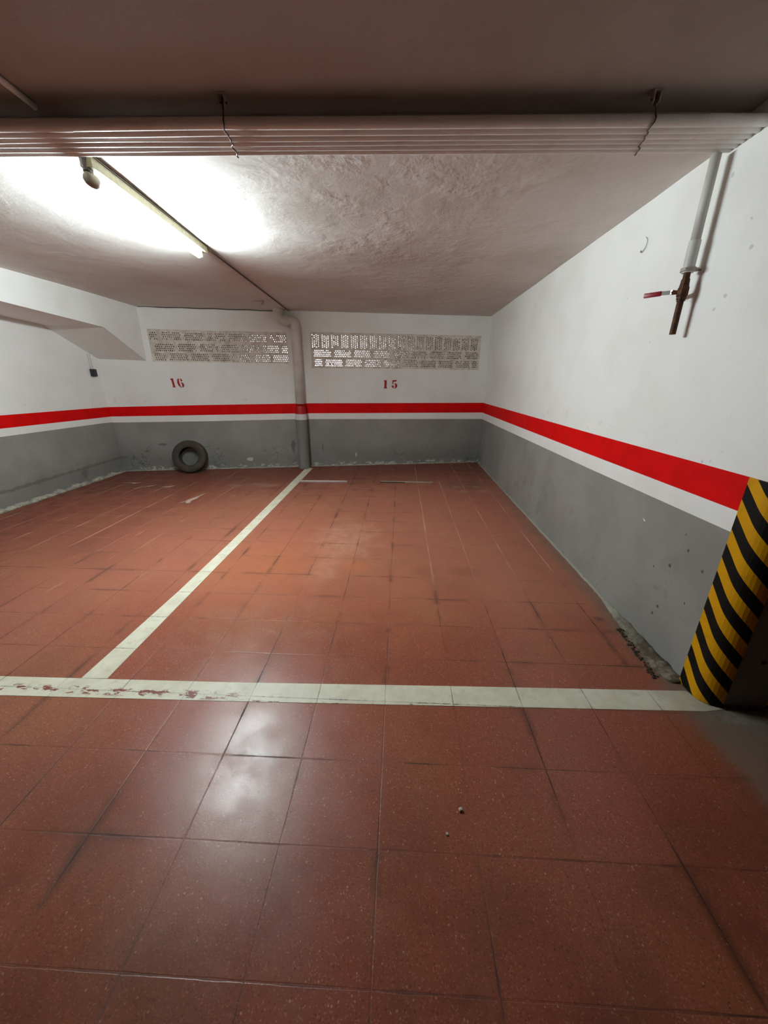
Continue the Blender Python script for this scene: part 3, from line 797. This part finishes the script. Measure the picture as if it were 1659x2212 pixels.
# ------------------------------------------------------------------ cables on ceiling and wall
def ceil_cable(pts, rad, drop): return [Vector((x, y, ceil_z(x, y)-drop)) for x, y in pts]
mb = MB(); q0, q1 = Vector((-1.625, 3.57)), Vector((-1.765, 6.40))
pts = [q0+(q1-q0)*i/24 for i in range(25)]
pts = [Vector((p.x, p.y, ceil_z(p.x, p.y)-.014)) for p in pts]
mb.tube(pts, .0075, 8); tag(mb.obj('ceiling_cable', CABD, smooth=True), 'dark thin cable along the ceiling from the lamp to the top of the downpipe', 'cable')
mb = MB(); mb.tube([BW(.70+i*.1, 2.483+.003*math.sin(i*1.3)-.0, .012) for i in range(22)], .006, 8)
tag(mb.obj('wall_cable', CABD, smooth=True), 'thin cable running level along the top of the back wall over the left vent', 'cable')

# ------------------------------------------------------------------ bundle of conduits under the ceiling
BD = Vector((1, .0285, 0)).normalized()
ylab = ['nearest the camera', 'second from the camera', 'third from the camera', 'fourth from the camera', 'fifth from the camera', 'farthest from the camera, beside the lamp']
PRS = [.0203, .0188, .0160, .0148, .0155, .0146]
CANG = [26.47, 25.96, 25.47, 25.09, 24.725, 24.37]       # elevation of each pipe axis seen from the floor of the aisle
PZ = [2.503+r_ for r_ in PRS]
y_at0 = [(PZ[i]-1.5)/math.tan(math.radians(CANG[i]))-.0285*.79 for i in range(6)]
def pipe_z(i, x): return PZ[i]+.0059*(x-.79)
PIPE_X0, PIPE_X1 = XB+.002, XR-.002
for i in range(6):
    root = empty('conduit', (0, y_at0[i], 2.518), 'dull white conduit of the ceiling bundle, '+ylab[i], 'conduit', 'parallel conduits hung under the ceiling')
    mb = MB(); pts = []
    rnd = random.Random(40+i); ph = rnd.uniform(0, 6)
    nn = 60
    for k in range(nn+1):
        x = PIPE_X0+(PIPE_X1-PIPE_X0)*k/nn
        sag = .0028*math.sin(x*2.1+ph)+.0018*math.sin(x*4.7+ph*2)
        if x > -.75: sag *= .35
        pts.append(Vector((x, y_at0[i]+.0285*x+sag*.10, pipe_z(i, x)+sag*.5)))
    mb.tube(pts, PRS[i], 16); mb.obj('pipe', PVC, root, smooth=True)
    for xs in ([-1.72] if i == 0 else []) + [[1.30], [1.24], [1.32], [1.27], [1.21], [1.25]][i]:
        mb = MB(); x = xs; z_ = pipe_z(i, x)
        w_ = .29 if xs < 0 else .05
        mb.tube([Vector((x-w_, y_at0[i]+.0285*(x-w_), z_)), Vector((x+w_, y_at0[i]+.0285*(x+w_), z_))], PRS[i]+.0009, 16); mb.obj('coupling', PVC, root, auto=.6)
def hanger(xn, xf, label):
    yn = y_at0[0]+.0285*xn-.012; zc_ = ceil_z(xn, yn)+STEP
    root = empty('conduit_hanger', (xn, yn, zc_), label, 'pipe hanger', 'hangers of the conduit bundle')
    mb = MB()
    mb.box((xn-.012, yn, zc_-.020), (.006, .028, .040), bev=.0015); mb.box((xn+.012, yn, zc_-.020), (.006, .028, .040), bev=.0015); mb.box((xn, yn, zc_-.003), (.036, .034, .005))
    mb.obj('bracket', BRK, root)
    mb = MB(); mb.tube([(xn-.02, yn-.004, zc_-.030), (xn+.02, yn-.004, zc_-.030)], .004, 8); mb.tube([(xn, yn, zc_-.01), (xn, yn, zc_-.048)], .004, 8); mb.obj('bolt', STR, root)
    mb = MB(); pts = [Vector((xn, yn, zc_-.044))]
    for i in range(6):
        x = xn+(xf-xn)*(i+.5)/6; yc = y_at0[i]+.0285*x; zz = pipe_z(i, x)
        for a in ((-175, -150, -120, -90, -65) if i == 0 else (-115, -90, -65)):
            aa = math.radians(a); q = PRS[i]+.006
            pts.append(Vector((x+.005*math.sin(i*2.3+a), yc+q*math.cos(aa), zz+q*math.sin(aa))))
    mb.tube(pts, .0032, 6); mb.obj('strap', STR, root, smooth=True)
hanger(-.765, -.80, 'small bracket and strap round the conduit bundle right of the lamp')
hanger(1.020, 1.085, 'small bracket and strap round the conduit bundle near the right wall')
# conduit crossing the near ceiling at top left
mb = MB(); mb.tube([Vector((-1.53, .2, ceil_z(-1.5, .2)+STEP-.012)), Vector((-1.575, 1.6, ceil_z(-1.57, 1.6)+STEP-.012)), Vector((-1.59, 2.02, ceil_z(-1.59, 2.0)+STEP-.012))], .012, 12)
tag(mb.obj('ceiling_conduit', PVC, smooth=True), 'single thin conduit crossing the dark near ceiling at top left to the bundle', 'conduit')

# ------------------------------------------------------------------ water pipe with valve on the right wall
PX, PY = XR-.062, 2.263
root = empty('water_pipe', (PX, PY, 1.735), 'vertical pipe with red lever valve on the right wall, white above and rusty below', 'pipe')
mb = MB(); mb.tube([(PX, PY, 2.15), (PX, PY, 2.498)], .0215, 18); mb.obj('white_pipe', PW, root, smooth=True)['label'] = 'white upper pipe'
mb = MB(); mb.tube([(PX, PY, 2.02), (PX, PY, 2.158)], .0258, 18); mb.obj('sleeve', PW, root, auto=.6)
mb = MB(); mb.tube([(PX, PY, 1.735), (PX, PY, 1.905)], .0150, 14); mb.tube([(PX, PY, 1.965), (PX, PY, 2.03)], .0155, 14); mb.obj('rusty_pipe', RS, root, auto=.6)
mb = MB(); mb.tube([(PX, PY, z) for z in (1.892, 1.90, 1.902, 1.913, 1.918, 1.952, 1.958, 1.966, 1.968, 1.992)], [.019, .019, .022, .022, .0255, .0255, .022, .021, .0205, .019], 8); mb.tube([(PX, PY, 1.935), (PX-.038, PY+.03, 1.937)], .010, 10)
vb = mb.obj('valve_body', RS, root, auto=.5)
hd = Vector((-.62, .78, .06)).normalized(); hp = Vector((PX-.034, PY+.028, 1.938)); side = hd.cross(ZU).normalized(); hu = side.cross(hd).normalized()
mb = MB(); mb.box(hp+hd*.028, (.056, .004, .020), (hd, side, hu), bev=.001); mb.tube([hp-ZU*.008, hp+ZU*.010], .009, 8); lv = mb.obj('lever', CHR, vb)
mb = MB(); mb.box(hp+hd*.092-hu*.003, (.085, .011, .024), ((hd-hu*.06).normalized(), side, (hu+hd*.06).normalized()), bev=.004); mb.obj('grip', REDH, vb, auto=.6)
mb = MB(); mb.tube([(PX, PY, 2.026), (PX, PY, 2.042)], .033, 16); mb.tube([(PX-.033, PY-.028, 2.034), (PX+.033, PY-.028, 2.034)], .004, 8); mb.box((PX+.036, PY, 2.034), (.022, .018, .014), bev=.002); mb.tube([(PX+.04, PY, 2.034), (XR+.002, PY, 2.034)], .005, 8)
mb.obj('pipe_clip', BRK, root, auto=.6)

# hooked flake of wire on the right wall
hk = [(2.828, 2.344), (2.808, 2.332), (2.798, 2.313), (2.797, 2.297), (2.804, 2.283), (2.820, 2.272), (2.838, 2.266), (2.850, 2.270), (2.856, 2.280)]
mb = MB(); mb.tube([Vector((XR-.003-.004*math.sin(i/8*PI), y, z)) for i, (y, z) in enumerate(hk)], [.0013, .0015, .0015, .0016, .0018, .002, .0028, .0042, .0026], 6)
tag(mb.obj('wire_hook', WIRE, smooth=True), 'small thin curved hook high on the white right wall left of the valve pipe', 'hook')
# little white flake on the grey right wall
def flake(name, pts3, thick, mat, label, cat, group=None):
    c = sum((Vector(p) for p in pts3), Vector((0, 0, 0)))/len(pts3); n = (Vector(pts3[1])-Vector(pts3[0])).cross(Vector(pts3[2])-Vector(pts3[0])).normalized()
    k = len(pts3); vs = [Vector(p)-n*thick/2 for p in pts3]+[Vector(p)+n*thick/2 for p in pts3]
    fs = [list(range(k))[::-1], list(range(k, 2*k))]+[[i, (i+1) % k, k+(i+1) % k, k+i] for i in range(k)]
    return tag(mk(name, vs, fs, mat), label, cat, group)
flake('paint_flake', [(XR-.002, 2.213, .703), (XR-.005, 2.190, .689), (XR-.002, 2.176, .692), (XR-.004, 2.190, .703)], .002, FLA, 'tiny white paint flake on the grey part of the right wall', 'paint flake')

# ------------------------------------------------------------------ hazard corner guards on the end of the right wall
def guard(sgn, label):
    """L-shaped striped foam strip wrapped round a corner of the pillar."""
    root = None; t_ = .010; Z0, Z1 = .004, 1.112
    cxp = XR if sgn > 0 else XR+TH
    def P(off):
        out = []
        for k in range(4): out.append((cxp-sgn*off, YE+RC+.078-.078*k/3))
        for k in range(1, 9):
            a = k/8*PI/2; out.append((cxp+sgn*(RC-(RC+off)*math.cos(a)), YE+RC-(RC+off)*math.sin(a)))
        out.append((cxp+sgn*(RC+.012), YE-off)); return out
    o, i_ = P(t_), P(.0006)
    n = len(o); U = [0]
    for a, b in zip(o, o[1:]): U.append(U[-1]+math.hypot(b[0]-a[0], b[1]-a[1]))
    vs = [(p[0], p[1], Z0) for p in o]+[(p[0], p[1], Z1) for p in o]+[(p[0], p[1], Z0) for p in i_]+[(p[0], p[1], Z1) for p in i_]
    uv = [(u, Z0) for u in U]+[(u, Z1) for u in U]+[(u, Z0) for u in U]+[(u, Z1) for u in U]
    fs = []
    for k in range(n-1):
        fs += [[k, k+1, n+k+1, n+k], [2*n+k, 3*n+k, 3*n+k+1, 2*n+k+1], [n+k, n+k+1, 3*n+k+1, 3*n+k], [k, 2*n+k, 2*n+k+1, k+1]]
    fs += [[0, n, 3*n, 2*n], [n-1, 2*n-1+2*n-n+0, 0, 0]] if False else [[0, n, 3*n, 2*n], [n-1, 3*n-1, 4*n-1, 2*n-1]]
    return tag(mk('corner_guard', vs, fs, HZ, uvs=uv), label, 'corner guard', 'striped pillar guards')
guard(1, 'yellow and black striped guard on the pillar corner facing the bay')
guard(-1, 'yellow and black striped guard at the right photo edge, right of the grey pillar face')
mb = MB(); mb.tube([(XR+.20, YE+.003, .27), (XR+.20, YE-.003, .27)], .011, 14)
tag(mb.obj('wall_plug', BLK), 'small dark round plug in the grey end of the right wall', 'plug')

# ------------------------------------------------------------------ switch box on the left wall
sb = empty('switch_box', (XL, 5.74, 1.55), 'small black electrical box on the white left wall under the beam', 'switch box')
mb = MB(); mb.box((XL+.024, 5.748, 1.552), (.048, .085, .105), bev=.008); mb.obj('box_body', BLK, sb, auto=.6)
mb = MB(); mb.box((XL+.0495, 5.748, 1.552), (.006, .062, .08), bev=.002); mb.obj('cover', BLK, sb, auto=.6)
for dy in (-.022, .022):
    mb = MB(); mb.tube([(XL+.012, 5.748+dy, 1.60), (XL+.006, 5.748+dy*.9, 1.70), (XL+.006, 5.75+dy*.8, 1.815)], .004, 6); mb.obj('wire', WIREW, sb, smooth=True)

# ------------------------------------------------------------------ tyre leaning on the back wall
TC_S, TD = 1.145, .53; TWd = .165; lean = math.radians(17)
Rr = TD/2
root = empty('car_tyre', BW(TC_S, 0, .10), 'worn black car tyre standing on the floor, leaning against the grey back wall', 'tyre')
# wheel axis in (NB, ZU) plane, tilted up by lean
axis = (NB*math.cos(lean)+ZU*math.sin(lean)).normalized(); upv = (ZU*math.cos(lean)-NB*math.sin(lean)).normalized()
cen = BW(TC_S, 0, 0)+NB*(.03+Rr*math.sin(lean)+TWd/2*math.cos(lean)+.002)+ZU*(Rr*math.cos(lean)+TWd/2*math.sin(lean)-.018)
prof = [(-.055, .150), (-.066, .158), (-.076, .175), (-.0825, .205), (-.079, .232), (-.070, .252), (-.060, .2605)]
tread = [(-.060, .2605), (-.045, .264), (-.030, .265), (0, .2655), (.030, .265), (.045, .264), (.060, .2605)]
prof2 = [(.060, .2605), (.070, .252), (.079, .232), (.0825, .205), (.076, .175), (.066, .158), (.055, .150)]
inner = [(.055, .150), (.060, .165), (.068, .19), (.070, .215), (.060, .24), (.03, .248), (0, .249), (-.03, .248), (-.060, .24), (-.070, .215), (-.068, .19), (-.060, .165), (-.055, .150)]
def revolve(profile, n=64, groove=None):
    vs, fs = [], []
    m = len(profile)
    for k in range(n):
        a = 2*PI*k/n
        for j, (w, r_) in enumerate(profile):
            rr = r_
            if groove: rr -= groove(k, j, w)
            p = cen+axis*w+(TB*math.cos(a)+upv*math.sin(a))*rr
            if p.z < .002: p.z = .002+.15*(p.z-.002) if p.z > .002 else .002
            vs.append(p)
    for k in range(n):
        for j in range(m-1):
            fs.append([k*m+j, ((k+1) % n)*m+j, ((k+1) % n)*m+j+1, k*m+j+1])
    return vs, fs
v1, f1 = revolve(prof); v2, f2 = revolve(prof2); v3, f3 = revolve(inner)
mb = MB(); mb.addm(v1, f1); mb.addm(v2, f2); mb.addm(v3, f3); mb.obj('sidewall', RU, root, smooth=True)
tw = [(-.060+.12*i/16, .2605+.005*(1-((i-8)/8)**2)) for i in range(17)]
vt, ft = revolve(tw, 120, lambda k, j, w: .006 if (j in (4, 8, 12)) or ((k+j//4*2) % 5 == 0 and j not in (8,)) else 0)
mb = MB(); mb.addm(vt, ft); mb.obj('tread', RU, root)
mb = MB(); vb_, fb_ = revolve([(.058, .150), (.064, .1495), (.068, .154), (.067, .160), (.064, .161)]); mb.addm(vb_, fb_); mb.obj('bead', RU, root, smooth=True)

# ------------------------------------------------------------------ things lying on the floor
mb = MB(); mb.box((-1.148, 5.470, .009), (.72, .028, .016), (Vector((1, .032, 0)).normalized(), Vector((-.032, 1, 0)).normalized(), ZU), bev=.002); mb.box((-1.148, 5.484, .018), (.72, .006, .010), (Vector((1, .032, 0)).normalized(), Vector((-.032, 1, 0)).normalized(), ZU))
tag(mb.obj('metal_strip', ALU, auto=.6), 'shiny metal strip lying on the floor beside the dividing line, near the back wall', 'strip')
d1, d2 = Vector((1, .004, 0)).normalized(), Vector((-.004, 1, 0)).normalized()
ws = empty('worn_strip', (.12, 5.517, 0), 'dull worn strip lying on the floor under number 15, dark on its left half', 'strip')
mb = MB(); mb.box((.12, 5.528, .010), (.80, .020, .018), (d1, d2, ZU), bev=.002); mb.obj('strip_body', WOOD, ws, auto=.6)
mb = MB(); mb.box((-.09, 5.512, .0065), (.38, .014, .011), (d1, d2, ZU)); mb.obj('dark_edge', DRK, ws)
def scrap(pts, label, z=.004, mat=None, th=.002, g='pale scraps on the floor of the left bay'):
    p3 = [(p[0], p[1], z+.003*(i % 2)) for i, p in enumerate(pts)]
    return flake('paper_scrap', p3, th, mat or PAP, label, 'scrap', g)
scrap([(-4.14, 5.222), (-3.98, 5.205), (-3.93, 5.165), (-3.90, 5.195), (-3.86, 5.232), (-3.98, 5.228)], 'thin pale scrap lying nearest the left corner of the back wall')
scrap([(-3.76, 4.93), (-3.70, 4.955), (-3.60, 5.06), (-3.55, 5.13), (-3.585, 5.12), (-3.66, 5.02), (-3.71, 4.94)], 'long thin pale scrap lying slantwise on the left bay floor')
scrap([(-3.42, 5.02), (-3.36, 5.005), (-3.30, 5.04), (-3.27, 5.10), (-3.33, 5.085), (-3.37, 5.04)], 'small pale scrap on the floor in front of the tyre')
scrap([(-2.775, 4.32), (-2.72, 4.40), (-2.715, 4.50), (-2.675, 4.60), (-2.645, 4.76), (-2.632, 4.74), (-2.645, 4.60), (-2.625, 4.53), (-2.655, 4.44), (-2.625, 4.33), (-2.67, 4.33), (-2.70, 4.38)],
      'largest ragged pale scrap, lying out on the left bay floor')
mb = MB(); v_, f_ = ico((.255, .930, .006), .0085, 2, .18, .7); mb.addm(v_, f_); tag(mb.obj('stone_chip', STO), 'larger pale stone chip on the red floor right of centre in the foreground', 'stone chip', 'pale stone chips')
mb = MB(); v_, f_ = ico((.196, .851, .003), .0048, 2, .2, .6); mb.addm(v_, f_); tag(mb.obj('stone_chip', STO), 'smaller pale stone chip in the foreground just below the larger one', 'stone chip', 'pale stone chips')
# crumbs of broken cement at the foot of the right wall
mb = MB()
for k in range(110):
    t = random.random(); y = 1.63+.42*t; x = 1.395+.045*(1-t)*0+random.gauss(0, .008)+.035*t
    rr = random.uniform(.003, .008); v_, f_ = ico((x, y, rr*.5), rr, 1, .3, .7); mb.addm(v_, f_)
for k in range(60):
    x = random.uniform(1.60, 1.80); rr = random.uniform(.003, .007); v_, f_ = ico((x, YE-.012-abs(random.gauss(0, .006)), rr*.5), rr, 1, .3, .7); mb.addm(v_, f_)
tag(mb.obj('rubble_crumbs', DRK), 'dark cement crumbs along the foot of the right wall and its end', 'rubble', None, 'stuff')
# flake of plaster hanging from the ceiling in front of the back wall
mb = MB(); x0, y0 = -1.93, 5.72; zc0 = ceil_z(x0, y0)
v_, f_ = ico((x0, y0, zc0-.022), .020, 2, .25, 1.4); mb.addm(v_, f_)
mb.box((x0-.06, y0+.01, zc0-.006), (.16, .02, .008), (Vector((1, .1, 0)).normalized(), Vector((-.1, 1, 0)).normalized(), ZU), bev=.002)
tag(mb.obj('plaster_flake', CW, auto=1.0), 'lump of loose plaster hanging from the ceiling left of the downpipe top', 'plaster')
